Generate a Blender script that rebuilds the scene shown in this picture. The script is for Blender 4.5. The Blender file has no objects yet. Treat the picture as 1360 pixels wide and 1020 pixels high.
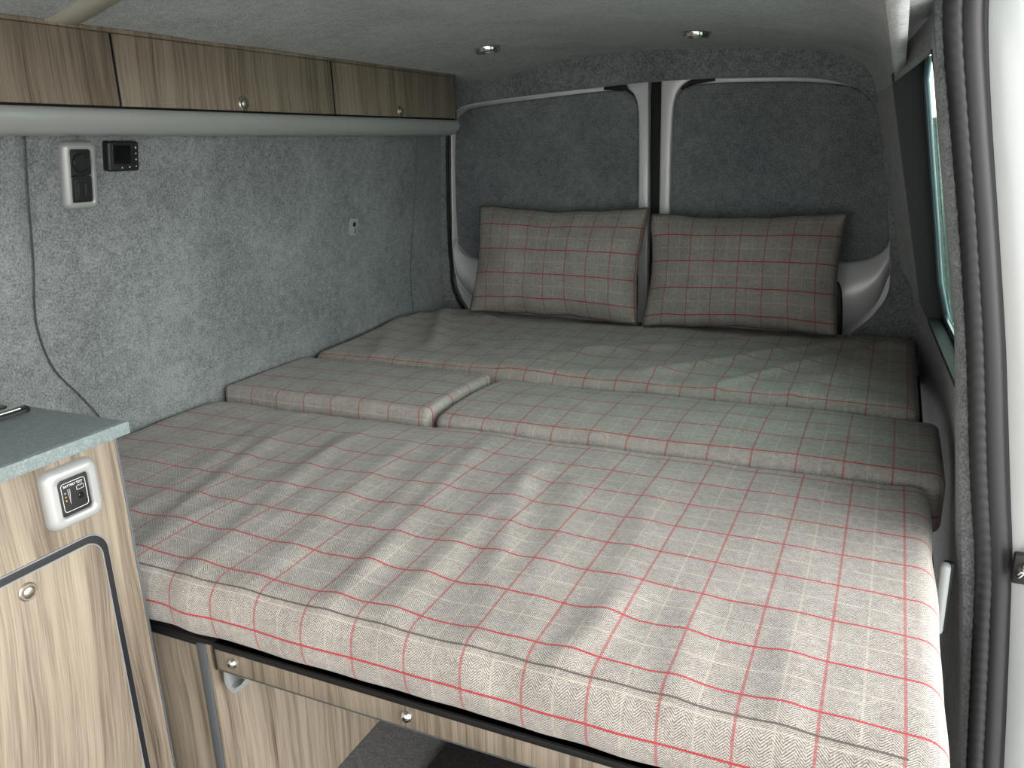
import bpy, bmesh, math, random
from mathutils import Vector, Matrix, noise
PI = math.pi
SC = bpy.context.scene
COL = SC.collection
random.seed(4)

# ------------------------------------------------------------------ materials
class NT:
    def __init__(s, name):
        s.m = bpy.data.materials.new(name); s.m.use_nodes = True
        s.t = s.m.node_tree; s.b = s.t.nodes['Principled BSDF']
    def n(s, kind, **kw):
        nd = s.t.nodes.new('ShaderNode' + kind)
        for k, v in kw.items():
            if k in nd.inputs: nd.inputs[k].default_value = v
            else: setattr(nd, k, v)
        return nd
    def l(s, a, b): s.t.links.new(a, b)
    def set(s, **kw):
        for k, v in kw.items(): s.b.inputs[k.replace('_', ' ')].default_value = v
    def math(s, op, a, b=None, c=None):
        nd = s.t.nodes.new('ShaderNodeMath'); nd.operation = op
        for i, x in enumerate((a, b, c)):
            if x is None: continue
            if hasattr(x, 'links'): s.l(x, nd.inputs[i])
            else: nd.inputs[i].default_value = x
        return nd.outputs[0]
    def mix(s, f, a, b):
        nd = s.t.nodes.new('ShaderNodeMix'); nd.data_type = 'RGBA'
        for i, x in ((0, f), (6, a), (7, b)):
            if hasattr(x, 'links'): s.l(x, nd.inputs[i])
            else: nd.inputs[i].default_value = x if i == 0 else (*x, 1)
        return nd.outputs[2]
    def ramp(s, f, stops):
        nd = s.t.nodes.new('ShaderNodeValToRGB'); s.l(f, nd.inputs[0])
        e = nd.color_ramp.elements
        while len(e) < len(stops): e.new(0.5)
        for el, (p, c) in zip(e, stops): el.position = p; el.color = (*c, 1)
        return nd.outputs[0]
    def noise(s, vec, scale, detail=3, rough=.55, dist=0):
        nd = s.n('TexNoise'); nd.inputs['Scale'].default_value = scale
        nd.inputs['Detail'].default_value = detail; nd.inputs['Roughness'].default_value = rough
        nd.inputs['Distortion'].default_value = dist
        s.l(vec, nd.inputs['Vector']); return nd.outputs[0]
    def bump(s, h, strength, dist):
        nd = s.n('Bump'); nd.inputs['Strength'].default_value = strength; nd.inputs['Distance'].default_value = dist
        s.l(h, nd.inputs['Height']); s.l(nd.outputs[0], s.b.inputs['Normal'])

def plain(name, col, rough=.5, metal=0., spec=.5, coat=0.):
    t = NT(name); t.set(Base_Color=(*col, 1), Roughness=rough, Metallic=metal)
    t.b.inputs['Specular IOR Level'].default_value = spec
    t.b.inputs['Coat Weight'].default_value = coat
    return t.m

def carpet(name, dark, light):
    t = NT(name); co = t.n('TexCoord').outputs['Object']
    fine = t.noise(co, 260, 4, .7); mid = t.noise(co, 45, 4, .65, .6); big = t.noise(co, 5, 3, .55, .4)
    a = t.math('ADD', t.math('MULTIPLY', fine, .74), t.math('MULTIPLY', mid, .26))
    a = t.math('ADD', a, t.math('MULTIPLY', t.math('SUBTRACT', big, .5), .22))
    c = t.ramp(a, ((.38, dark), (.64, light)))
    t.l(c, t.b.inputs['Base Color'])
    t.set(Roughness=1.0); t.b.inputs['Specular IOR Level'].default_value = .1
    t.b.inputs['Sheen Weight'].default_value = .25; t.b.inputs['Sheen Roughness'].default_value = .5
    t.bump(a, .55, .004)
    return t.m

def wood(name, rot=0.0, scale=1.0):
    # pale ash / zebrano style laminate, grain along Z
    t = NT(name); co = t.n('TexCoord').outputs['Object']
    mp = t.n('Mapping'); t.l(co, mp.inputs[0]); mp.inputs['Rotation'].default_value = (rot, 0, 0)
    sep = t.n('SeparateXYZ'); t.l(mp.outputs[0], sep.inputs[0])
    h = t.math('ADD', sep.outputs[0], sep.outputs[1])
    def vec(zs, hs):
        c = t.n('CombineXYZ'); t.l(t.math('MULTIPLY', h, hs), c.inputs[0]); t.l(t.math('MULTIPLY', sep.outputs[2], zs), c.inputs[2])
        return c.outputs[0]
    wob = t.noise(vec(2.2, 3.0), 1.0, 2, .5)
    h = t.math('ADD', h, t.math('MULTIPLY', t.math('SUBTRACT', wob, .5), .05))
    broad = t.noise(vec(1.0, 24), scale, 2, .5)
    streak = t.noise(vec(2.5, 120), scale, 3, .6)
    fine = t.noise(vec(9, 520), scale, 2, .6)
    a = t.math('ADD', t.math('MULTIPLY', broad, .36), t.math('ADD', t.math('MULTIPLY', streak, .38), t.math('MULTIPLY', fine, .26)))
    c = t.ramp(a, ((.35, (.075, .057, .041)), (.44, (.165, .132, .097)), (.52, (.255, .213, .161)), (.65, (.335, .287, .22))))
    t.l(c, t.b.inputs['Base Color']); t.set(Roughness=.42)
    t.b.inputs['Specular IOR Level'].default_value = .35
    t.bump(fine, .12, .001)
    return t.m

def tweed(name):
    t = NT(name); uv = t.n('UVMap', uv_map='plaid').outputs[0]
    sep = t.n('SeparateXYZ'); t.l(uv, sep.inputs[0]); u, v = sep.outputs[0], sep.outputs[1]
    # herringbone weave: v-shaped twill, stripes along v, 9 mm wide
    st = .022
    tri = t.math('ABSOLUTE', t.math('SUBTRACT', t.math('FRACT', t.math('DIVIDE', u, st)), .5))
    tw = t.math('FRACT', t.math('ADD', t.math('MULTIPLY', v, 290), t.math('MULTIPLY', tri, st * 290)))
    tw = t.math('ABSOLUTE', t.math('SUBTRACT', tw, .5))          # 0 .. .5
    tw = t.math('MULTIPLY', tw, 2.0)
    n1 = t.noise(uv, 620, 2, .8); n2 = t.noise(uv, 110, 3, .6); n3 = t.noise(uv, 14, 3, .6)
    a = t.math('ADD', t.math('MULTIPLY', tw, .24), t.math('ADD', t.math('MULTIPLY', n1, .66), t.math('MULTIPLY', n2, .16)))
    a = t.math('ADD', a, t.math('MULTIPLY', t.math('SUBTRACT', n3, .5), .12))
    base = t.ramp(a, ((.36, (.095, .085, .075)), (.52, (.30, .276, .248)), (.70, (.66, .62, .575))))
    def line(x, pitch, off, half):
        f = t.math('FRACT', t.math('ADD', t.math('DIVIDE', x, pitch), off + .5))
        d = t.math('ABSOLUTE', t.math('SUBTRACT', f, .5))
        return t.math('LESS_THAN', d, half / pitch)
    PU, PV = .0795, .0895
    dash = t.math('GREATER_THAN', t.math('ADD', tw, t.math('MULTIPLY', n1, .4)), .70)
    ru = line(u, PU, 0, .0017); rv = line(v, PV, 0, .0017)
    red_u = t.math('MULTIPLY', ru, t.math('MULTIPLY_ADD', dash, .62, .10))
    red_v = t.math('MULTIPLY', rv, t.math('MULTIPLY_ADD', dash, .25, .70))
    red = t.math('MINIMUM', t.math('MULTIPLY', t.math('MAXIMUM', red_u, red_v), 1.12), 1.0)
    cu = line(u, PU, .5, .0013); cv = line(v, PV, .5, .0013)
    blot = t.noise(uv, 60, 2, .6)
    cream = t.math('MULTIPLY', t.math('MAXIMUM', t.math('MULTIPLY', cu, .7), cv), t.math('MULTIPLY', t.math('MULTIPLY_ADD', dash, .35, .45), t.math('MULTIPLY', blot, 1.15)))
    c = t.mix(cream, base, (.66, .62, .48))
    c = t.mix(red, c, (.44, .035, .045))
    t.l(c, t.b.inputs['Base Color'])
    t.set(Roughness=.95); t.b.inputs['Specular IOR Level'].default_value = .12
    t.b.inputs['Sheen Weight'].default_value = .18; t.b.inputs['Sheen Roughness'].default_value = .5
    t.bump(a, .5, .0015)
    return t.m

def speckle(name, base, spot, rough, scale=420):
    t = NT(name); co = t.n('TexCoord').outputs['Object']
    n = t.noise(co, scale, 2, .6); w = t.noise(co, scale * .3, 2, .6)
    c = t.ramp(t.math('ADD', t.math('MULTIPLY', n, .7), t.math('MULTIPLY', w, .3)), ((.45, base), (.68, spot)))
    t.l(c, t.b.inputs['Base Color']); t.set(Roughness=rough); t.bump(n, .15, .001)
    return t.m

def glass(name, col):
    t = NT(name); out = t.t.nodes['Material Output']
    tr = t.n('BsdfTransparent'); tr.inputs[0].default_value = (*col, 1)
    gl = t.n('BsdfGlossy'); gl.inputs['Roughness'].default_value = .01
    fr = t.n('Fresnel'); fr.inputs['IOR'].default_value = 1.35
    mx = t.n('MixShader'); t.l(t.math('MULTIPLY', fr.outputs[0], .3), mx.inputs[0]); t.l(tr.outputs[0], mx.inputs[1]); t.l(gl.outputs[0], mx.inputs[2])
    t.l(mx.outputs[0], out.inputs['Surface'])
    return t.m

M = dict(
    carpet=carpet('grey carpet lining', (.105, .116, .120), (.33, .352, .356)),
    carpet_shaded=carpet('shade-darkened carpet lining', (.10, .114, .122), (.30, .325, .335)),  # grey lining again, with the shade at the rear doors in its colour
    carpet_roof=carpet('lightened roof carpet', (.17, .19, .185), (.42, .45, .44)),  # lining lightened in colour to make up for dim light on the ceiling
    seam_soft=plain('soft carpet seam', (.13, .145, .15), .95, 0, .1),
    seam=plain('carpet seam', (.07, .078, .08), .95, 0, .1),
    wood=wood('ash laminate'), wood_door=wood('ash laminate cathedral', .10),
    tweed=tweed('checked tweed'),
    piping=plain('grey piping', (.13, .118, .105), .9, 0, .1),
    silver_plastic=plain('silver plastic', (.40, .41, .40), .36, .3),
    rail=plain('silver grey rail', (.44, .46, .45), .35, .35),
    silver_paint=plain('silver body paint', (.72, .73, .73), .38, .15, .5, .3),
    body_paint=plain('pale silver body paint', (.55, .575, .575), .3, .15, .5, .4),
    black=plain('black plastic', (.012, .012, .013), .42),
    black_gloss=plain('black screen', (.006, .006, .007), .16),
    black_matte=plain('black rubber', (.008, .008, .0085), .6, 0, .35),
    seal=plain('charcoal seal rubber', (.019, .0195, .022), .48, 0, .5),
    edge=plain('dark grey edge trim', (.075, .084, .092), .5),
    edge_light=plain('grey edge band', (.20, .215, .225), .45),
    chrome=plain('chrome', (.78, .77, .74), .12, 1.0),
    brass=plain('satin nickel', (.58, .54, .46), .36, 1.0),
    worktop=speckle('grey green worktop', (.17, .21, .21), (.28, .325, .32), .38),
    vinyl=speckle('grey speckled floor vinyl', (.10, .105, .11), (.22, .22, .22), .55, 260),
    mat=speckle('black ribbed mat', (.008, .008, .008), (.03, .03, .03), .9, 300),
    added_wall=speckle('added grey wall', (.09, .10, .10), (.17, .18, .175), .95, 40),
    ground=speckle('pale bounce ground', (.69, .675, .65), (.79, .77, .74), .95, 60),  # outside ground made pale to bounce more daylight into the van
    white_print=plain('white print', (.75, .75, .72), .6),
    amber=plain('amber lens', (.55, .33, .08), .3),
    beige=plain('beige strip', (.40, .385, .32), .6),
    frost=plain('lamp lens', (.82, .82, .80), .12, .0, .8),
    glass=glass('tinted side glass', (.70, .83, .78)),
    glazing_bar=plain('blue grey glossy bar', (.05, .075, .09), .2, .3),
    grey_plastic=plain('pale grey plastic', (.30, .33, .325), .4),
)

# ------------------------------------------------------------------ builders
def link(name, me, m=None, parent=None, smooth=40):
    o = bpy.data.objects.new(name, me); COL.objects.link(o)
    if m is not None and not me.materials: me.materials.append(M[m] if isinstance(m, str) else m)
    if smooth:
        for p in me.polygons: p.use_smooth = True
        me.set_sharp_from_angle(angle=math.radians(smooth))
    if parent: o.parent = parent
    return o
def from_bm(name, bm, m, parent=None, smooth=40):
    bmesh.ops.recalc_face_normals(bm, faces=bm.faces)
    me = bpy.data.meshes.new(name); bm.to_mesh(me); bm.free()
    return link(name, me, m, parent, smooth)
def thing(name, label, cat, loc=(0, 0, 0), group=None):
    o = bpy.data.objects.new(name, None); COL.objects.link(o); o.location = loc
    o.empty_display_size = .05
    tag(o, label, cat, group); return o
def tag(o, label=None, cat=None, group=None, kind=None):
    if label: o['label'] = label
    if cat: o['category'] = cat
    if group: o['group'] = group
    if kind: o['kind'] = kind
    return o
def add_box(bm, x0, x1, y0, y1, z0, z1, bev=0, seg=2):
    r = bmesh.ops.create_cube(bm, size=1)
    vs = r['verts']
    for v in vs:
        v.co = Vector((x0 + (v.co.x + .5) * (x1 - x0), y0 + (v.co.y + .5) * (y1 - y0), z0 + (v.co.z + .5) * (z1 - z0)))
    if bev:
        es = list({e for v in vs for e in v.link_edges})
        bmesh.ops.bevel(bm, geom=es, offset=bev, segments=seg, profile=.5, affect='EDGES')
def box(name, x0, x1, y0, y1, z0, z1, m, parent=None, bev=.001, seg=2):
    bm = bmesh.new(); add_box(bm, x0, x1, y0, y1, z0, z1, bev, seg)
    return from_bm(name, bm, m, parent)
def rrect(w, h, r, n=6):
    pts = []
    for cx, cy, a0 in ((w/2-r, h/2-r, 0), (-w/2+r, h/2-r, 90), (-w/2+r, -h/2+r, 180), (w/2-r, -h/2+r, 270)):
        for k in range(n + 1):
            a = math.radians(a0 + 90 * k / n); pts.append((cx + r * math.cos(a), cy + r * math.sin(a)))
    return pts
def add_loft(bm, rings, cap0=True, cap1=True, closed=True):
    """rings: lists of Vectors with equal counts"""
    vr = [[bm.verts.new(p) for p in r] for r in rings]
    n = len(vr[0])
    for a, b in zip(vr[:-1], vr[1:]):
        for i in range(n if closed else n - 1):
            j = (i + 1) % n
            bm.faces.new((a[i], a[j], b[j], b[i]))
    if cap0: bm.faces.new(vr[0][::-1])
    if cap1: bm.faces.new(vr[-1])
def tube_rings(path, rad, n=10, flat=1.0):
    path = [Vector(p) for p in path]; rings = []
    up = Vector((.31, .27, .91))
    for i, p in enumerate(path):
        t = (path[min(i+1, len(path)-1)] - path[max(i-1, 0)]).normalized()
        a = t.cross(up).normalized(); b = t.cross(a)
        r = rad[i] if isinstance(rad, (list, tuple)) else rad
        rings.append([p + r * (math.cos(2*PI*k/n) * a + flat * math.sin(2*PI*k/n) * b) for k in range(n)])
    return rings
def tube(name, path, rad, m, parent=None, n=10):
    bm = bmesh.new(); add_loft(bm, tube_rings(path, rad, n)); return from_bm(name, bm, m, parent)
def smooth_path(pts, n=8):
    """Catmull-Rom"""
    P = [Vector(p) for p in pts]; P = [2*P[0]-P[1]] + P + [2*P[-1]-P[-2]]; out = []
    for i in range(1, len(P) - 2):
        for k in range(n):
            t = k / n; a, b, c, d = P[i-1:i+3]
            out.append(.5*((2*b)+(c-a)*t+(2*a-5*b+4*c-d)*t*t+(3*b-a-3*c+d)*t**3))
    out.append(P[-2]); return out
def lathe(name, prof, axis, loc, m, parent=None, n=28):
    """prof: (radius, height) pairs along axis vector"""
    ax = Vector(axis).normalized(); t = Vector((0, 0, 1)) if abs(ax.z) < .9 else Vector((1, 0, 0))
    a = ax.cross(t).normalized(); b = ax.cross(a); bm = bmesh.new(); loc = Vector(loc)
    rings = [[loc + ax*h + r*(math.cos(2*PI*k/n)*a + math.sin(2*PI*k/n)*b) for k in range(n)] for r, h in prof]
    add_loft(bm, rings); return from_bm(name, bm, m, parent)
def plate(name, pts, frame, d0, d1, m, parent=None, bev=.004, seg=3):
    """outline pts (a,b) placed by frame(a,b,d); extruded from depth d0 (back) to d1 (front), front edge rounded"""
    bm = bmesh.new(); c = (sum(p[0] for p in pts)/len(pts), sum(p[1] for p in pts)/len(pts))
    n = len(pts)
    def inset(k):
        out = []
        for i in range(n):
            p0, p1, p2 = Vector(pts[i-1]), Vector(pts[i]), Vector(pts[(i+1) % n])
            e1 = (p1-p0).normalized(); e2 = (p2-p1).normalized()
            nn = Vector((-(e1.y+e2.y), e1.x+e2.x))
            if nn.length < 1e-6: nn = Vector((-e1.y, e1.x))
            nn.normalize(); out.append(p1 + nn*k*sgn)
        return out
    area = sum(pts[i-1][0]*pts[i][1]-pts[i][0]*pts[i-1][1] for i in range(n)); sgn = 1 if area > 0 else -1
    rings = [[frame(p[0], p[1], d0) for p in pts]]
    s = 1 if d1 > d0 else -1
    for k in range(seg + 1):
        a = PI/2*k/seg
        rings.append([frame(p[0], p[1], d1 - s*bev*(1-math.sin(a))) for p in inset(bev*(1-math.cos(a)))])
    add_loft(bm, rings); return from_bm(name, bm, m, parent, 50)
def grid(name, fn, nu, nv, m, parent=None, keep=None, thick=0, smooth=60):
    bm = bmesh.new()
    vs = [[bm.verts.new(fn(i/nu, j/nv)) for j in range(nv+1)] for i in range(nu+1)]
    for i in range(nu):
        for j in range(nv):
            if keep is None or keep((i+.5)/nu, (j+.5)/nv):
                bm.faces.new((vs[i][j], vs[i+1][j], vs[i+1][j+1], vs[i][j+1]))
    for v in [v for v in bm.verts if not v.link_faces]: bm.verts.remove(v)
    me = bpy.data.meshes.new(name); bm.to_mesh(me); bm.free()
    o = link(name, me, m, parent, smooth)
    if thick:
        md = o.modifiers.new('thickness', 'SOLIDIFY'); md.thickness = abs(thick); md.offset = 1 if thick > 0 else -1
    return o
def lerp_prof(prof, z):
    for (a0, b0), (a1, b1) in zip(prof[:-1], prof[1:]):
        if a0 <= z <= a1: return b0 + (b1-b0)*(z-a0)/(a1-a0)
    return prof[0][1] if z < prof[0][0] else prof[-1][1]
def sstep(a, b, x):
    t = max(0, min(1, (x-a)/(b-a))); return t*t*(3-2*t)

# ------------------------------------------------------------------ shell of the van
FY = -.75                                       # where the modelled part of the van begins, behind the camera
def leftx(y, z):
    return .17*max(0, z-.70)*(1-.68*sstep(2.30, 2.54, y))
SEAM = [(.990, 1.20), (.988, 1.15), (.985, 1.046), (.984, .923), (.979, .85), (.982, .79), (1.008, .709), (1.060, .631), (1.103, .552), (1.13, .45)]
def seam_y(z):
    return lerp_prof([(b, a) for a, b in reversed(SEAM)], z)
def leftwall(u, v):
    y = FY + u*(2.62-FY); z = v*1.34
    x = leftx(y, z)
    d = y - seam_y(z)
    x += .012*(1-sstep(-.02, .004, d))                                  # the forward panel stands proud
    x += .003*noise.noise((y*4, z*4, 3))
    return (x, y, z)
wall_left = grid('wall_left', leftwall, 240, 70, 'carpet', thick=-.02); tag(wall_left, kind='structure')
sp = smooth_path([(leftx(a, b)+.007, a+.002, b) for a, b in SEAM], 6)
tube('seam', sp, .0016, 'seam', wall_left, 6)
tube('seam', smooth_path([(leftx(0, z)+.008, 2.350-.05*max(0, z-.6), z) for z in (.5, .7, .9, 1.05, 1.2)], 5), .0012, 'seam_soft', wall_left, 6)
for y, z in ((1.009, 1.096), (1.004, .88), (1.02, .66)):
    lathe('stud_cover', ((.001, .0045), (.008, .0045), (.0105, .002), (.011, -.004)), (1, 0, -.17), (leftx(y, z)+.001, y, z), 'carpet', wall_left, 20)

CEIL = [(-.06, 1.20), (.05, 1.315), (.15, 1.321), (.25, 1.3235), (.36, 1.345), (.50, 1.366), (.75, 1.374), (1.0, 1.362), (1.20, 1.343), (1.36, 1.315), (1.42, 1.292), (1.448, 1.262), (1.460, 1.238), (1.4665, 1.214)]
CP = smooth_path([(a, 0, b) for a, b in CEIL], 6)
def ceil_z(x): return lerp_prof([(p.x, p.z) for p in CP], x)
def ceilf(u, v):
    y = FY + u*(2.64-FY); k = v*(len(CP)-1); i = min(int(k), len(CP)-2); p = CP[i].lerp(CP[i+1], k-i)
    return (p.x-.05*sstep(2.05, 2.6, y)*sstep(1.25, 1.46, p.x), y, p.z + .0025*noise.noise((p.x*5, y*5, 0)))
ceiling = grid('ceiling', ceilf, 120, 80, 'carpet_roof', thick=-.02); tag(ceiling, kind='structure')

RIGHT = [(0, 1.665), (.30, 1.655), (.50, 1.640), (.60, 1.622), (.68, 1.606), (.715, 1.585), (.74, 1.568), (.90, 1.535), (1.05, 1.503), (1.20, 1.4715), (1.25, 1.4625)]
def rightx(y, z): return lerp_prof(RIGHT, z) - .05*sstep(2.05, 2.6, y) + .048*sstep(.66, .76, z)*max(0, min(1, (1.90-y)/.62))
WY0, WY1, WZ0, WZ1 = 1.26, 1.92, .72, 1.205
ys = sorted(set([1.22 + .02*k for k in range(72)] + [WY0, WY1])); zs = sorted(set([.025*k for k in range(51)] + [WZ0, WZ1, .74]))
def rw(u, v):
    y = ys[round(u*(len(ys)-1))]; z = zs[round(v*(len(zs)-1))]
    return (rightx(y, z) + .002*noise.noise((y*4, z*4, 9)), y, z)
def rwkeep(u, v):
    i = int(u*(len(ys)-1)); j = int(v*(len(zs)-1))
    return not (WY0-.001 <= ys[i] and ys[i+1] <= WY1+.001 and WZ0-.001 <= zs[j] and zs[j+1] <= WZ1+.001)
wall_right = grid('wall_right', rw, len(ys)-1, len(zs)-1, 'carpet', keep=rwkeep); tag(wall_right, kind='structure')

# window in the right wall: black reveals, pane, glazing bar
def gx(z): return .030+.022*max(0, min(1, (z-WZ0)/(WZ1-WZ0)))
win = bpy.data.objects.new('window_1', None); COL.objects.link(win); tag(win, kind='structure')
def reveal(name, a, b, m, n=12, inner=0, ext=.010):
    """strip of boards between two wall points and the glass line, 5 mm thick"""
    bm = bmesh.new(); rings = []
    for k in range(n+1):
        y = a[0]+(b[0]-a[0])*k/n; z = a[1]+(b[1]-a[1])*k/n; x = rightx(y, z)
        dy, dz = (0, 1) if abs(a[0]-b[0]) > .1 else (1, 0)
        s = .008 if (y+z) > (WY0+WY1+WZ0+WZ1)/2 else -.008
        if dz: s = .008 if z > 1 else -.008
        else: s = .008 if y > 1.6 else -.008
        zo = z+.055*(z-WZ0)/(WZ1-WZ0)                                  # the opening widens upwards towards the glass
        rings.append([Vector((x-.004-inner, y, z)), Vector((x+gx(z)+ext, y, zo)), Vector((x+gx(z)+ext, y+dy*s, zo+dz*s)), Vector((x-.004-inner, y+dy*s, z+dz*s))])
    add_loft(bm, rings); return from_bm(name, bm, m, win)
reveal('frame', (WY1, WZ0-.01), (WY1, WZ1+.015), 'black_matte', inner=.004, ext=0)
reveal('frame', (WY0, WZ0), (WY0, WZ1), 'black_matte')
reveal('frame', (WY0, WZ0), (WY1, WZ0), 'black_matte')
reveal('frame', (WY0, WZ1), (WY1, WZ1), 'carpet')
def pane(u, v):
    y = WY0+u*(WY1-WY0); z = WZ0+v*(WZ1-WZ0+.055); return (rightx(y, min(z, WZ1))+gx(z)+.008, y, z)
grid('pane', pane, 12, 12, 'glass', win, thick=.004)
tube('glazing_bar', [(rightx(WY1, min(z, WZ1))+gx(z)+.002, WY1-.008, z) for z in (WZ0, .8, .9, 1.0, 1.1, WZ1, WZ1+.045)], .007, 'glazing_bar', win, 10)
tube('glazing_bar', [(rightx(y, WZ1)+gx(WZ1)-.004, y, WZ1+.046) for y in (WY0, 1.5, 1.7, WY1)], .005, 'black', win, 8)
tube('glazing_bar', [(rightx(y, WZ0)+gx(WZ0)-.004, y, WZ0+.006) for y in (WY0, 1.5, 1.7, WY1)], .006, 'glazing_bar', win, 8)

# carpeted rail closing the roof edge above the side opening
def rail_(u, v):
    y = FY+u*(2.64-FY); sh = .05*sstep(2.05, 2.6, y)
    p = Vector((1.462-sh, y, 1.247)).lerp(Vector((1.585-sh, y, 1.300)), v)
    return (p.x, p.y, p.z-.008*math.sin(PI*v))
tag(grid('trim_4', rail_, 60, 8, 'carpet_roof', thick=-.015), kind='structure')

# carpet edged pillar, door seal, body pillar
PIL = [(1.262, 1.508, 1.523, 1.566), (1.217, 1.514, 1.528, 1.570), (1.126, 1.529, 1.546, 1.584), (.984, 1.555, 1.573, 1.609), (.835, 1.582, 1.597, 1.635),
       (.637, 1.604, 1.623, 1.664), (.517, 1.617, 1.644, 1.682), (.325, 1.643, 1.658, 1.700), (.186, 1.656, 1.668, 1.712), (.0, 1.668, 1.682, 1.728)]
PS = [(q[0], q[1], q[2], q[3]) for q in PIL]
def pil(z, k): return lerp_prof([(q[0], q[k]) for q in reversed(PIL)], z)
zz = [i*1.285/90 for i in range(91)]
bm = bmesh.new(); rings = []
for z in zz:
    a, b = pil(z, 1), pil(z, 2)
    a = sum(pil(z+d, 1) for d in (-.03, 0, .03))/3; b = sum(pil(z+d, 2) for d in (-.03, 0, .03))/3
    rings.append([Vector(p) for p in ((a+.016, 1.36, z), (a, 1.26, z), (a+.001, 1.226, z), (a+.006, 1.214, z), (b, 1.206, z), (b+.03, 1.206, z), (b+.03, 1.30, z))])
add_loft(bm, rings); tag(from_bm('trim_1', bm, 'carpet'), kind='structure')
seal = thing('door_seal', 'ribbed black rubber door seal running up the edge of the side opening', 'seal', (1.70, 1.2, 0))
def seal_path(fr, z0=0, n=300):
    out = []
    for i in range(n+1):
        z = z0+(1.285-z0)*i/n
        b = sum(pil(z+d, 2) for d in (-.03, 0, .03))/3; c = sum(pil(z+d, 3) for d in (-.03, 0, .03))/3
        out.append(Vector((b+(c-b)*fr, 1.196, z)))
    return out
def sealpart(name, fr, rad, ribs, m):
    P = seal_path(fr, 0, 420 if ribs else 90)
    r = [rad*(1+(.035*math.sin(i*2*PI/5.5) if ribs else 0)) for i in range(len(P))]
    o = tube(name, P, r, m, None, 12); o.parent = seal; o.matrix_parent_inverse = Matrix.Translation(-Vector(seal.location)); return o
sealpart('lip', .22, .0135, True, 'seal'); sealpart('bulb', .62, .0150, False, 'seal'); sealpart('carrier', .92, .0075, False, 'black_matte')
# painted body outside the seal
def bodyrings(z0, z1, off):
    rings = []
    for i in range(31):
        z = z0+(z1-z0)*i/30; c = sum(pil(z+d, 3) for d in (-.03, 0, .03))/3
        rings.append([Vector(p) for p in ((c-.018, 1.215, z), (c+.004, 1.190+off, z), (c+.045, 1.180+off, z), (c+.075, 1.19+off, z), (c+.095, 1.22+off, z), (c+.10, 1.40, z), (c-.012, 1.40, z))])
    return rings
bm = bmesh.new(); add_loft(bm, bodyrings(.513, 1.30, 0)); add_loft(bm, bodyrings(0, .508, -.004))
bp = from_bm('wall_right_outer', bm, 'body_paint'); tag(bp, kind='structure')
st = thing('door_striker', 'small black latch striker on the silver body edge beside the door seal', 'latch', (1.694, 1.172, .53))
def kid(o, par):
    o.parent = par; o.matrix_parent_inverse = Matrix.Translation(-Vector(par.location)); return o
kid(box('plate', 1.680, 1.715, 1.166, 1.180, .508, .552, 'black', None, .003), st)
kid(tube('hook', smooth_path([(1.688, 1.168, .520), (1.686, 1.155, .526), (1.690, 1.152, .536), (1.694, 1.168, .541)], 4), .003, 'chrome', None, 8), st)

# the sliding door, slid back along the outside
sd = bpy.data.objects.new('door_3', None); COL.objects.link(sd); tag(sd, kind='structure')
def sdx(z): return lerp_prof(RIGHT, z) + .21
def slab(name, x_in, x_out, y0, y1, z0, z1, m, nz=14):
    bm = bmesh.new(); rings = []
    for i in range(nz+1):
        z = z0+(z1-z0)*i/nz; rings.append([Vector((sdx(z)+x_in, y0, z)), Vector((sdx(z)+x_in, y1, z)), Vector((sdx(z)+x_out, y1, z)), Vector((sdx(z)+x_out, y0, z))])
    add_loft(bm, rings); return from_bm(name, bm, m, sd)
slab('shell', 0, .05, 1.32, 2.34, .0, .64, 'body_paint'); slab('shell', 0, .05, 1.32, 1.40, .64, 1.24, 'body_paint')
slab('shell', 0, .05, 2.22, 2.34, .64, 1.24, 'body_paint'); slab('shell', 0, .05, 1.32, 2.34, 1.255, 1.28, 'body_paint')
slab('inner_lining', -.012, 0, 1.34, 2.32, .05, .63, 'carpet')

# floor
bm = bmesh.new(); add_box(bm, -.02, 1.72, FY, 2.66, -.03, 0); tag(from_bm('floor', bm, 'vinyl'), kind='structure')
bm = bmesh.new(); add_box(bm, -30, 30, -30, 30, -.56, -.52); tag(from_bm('ground', bm, 'ground'), kind='structure')
mat = box('floor_mat', .80, 1.55, .45, 1.75, .0005, .008, 'mat', None, .002)
tag(mat, 'black textured mat lying on the floor under the bed', 'mat')

tag(box('wall_added_outside', .9, 14, 7.0, 7.2, -.52, 1.22, 'added_wall', None, .01), kind='structure')  # invented wall, dims the view through the side glass to a grey band

# ceiling strip and downlights
def cstrip(u, v):
    x = .20+.9*u; return (x, .955+.055*v-.10*(x-.22), ceil_z(x)-.004)
tag(grid('trim_2', cstrip, 30, 2, 'beige', thick=.006), kind='structure')
for x, y, lab in ((.462, 2.085, 'round chrome ceiling downlight nearest the overhead lockers'), (1.008, 2.145, 'round chrome ceiling downlight above the right rear door')):
    z = ceil_z(x); sl = (ceil_z(x+.03)-ceil_z(x-.03))/.06; ax = (sl, 0, -1)
    t = thing('ceiling_downlight', lab, 'downlight', (x, y, z), 'ceiling downlights')
    kid(lathe('bezel', ((.019, -.004), (.0370, -.004), (.0370, .001), (.0335, .0025), (.0325, .010), (.0300, .0135), (.0240, .0140), (.0215, .0115), (.0195, .006), (.0195, -.002)), ax, (x, y, z), 'chrome', None), t)
    kid(lathe('lens', ((.0195, -.002), (.0195, .008), (.012, .0105), (.001, .011)), ax, (x, y, z), 'frost', None), t)

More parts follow.
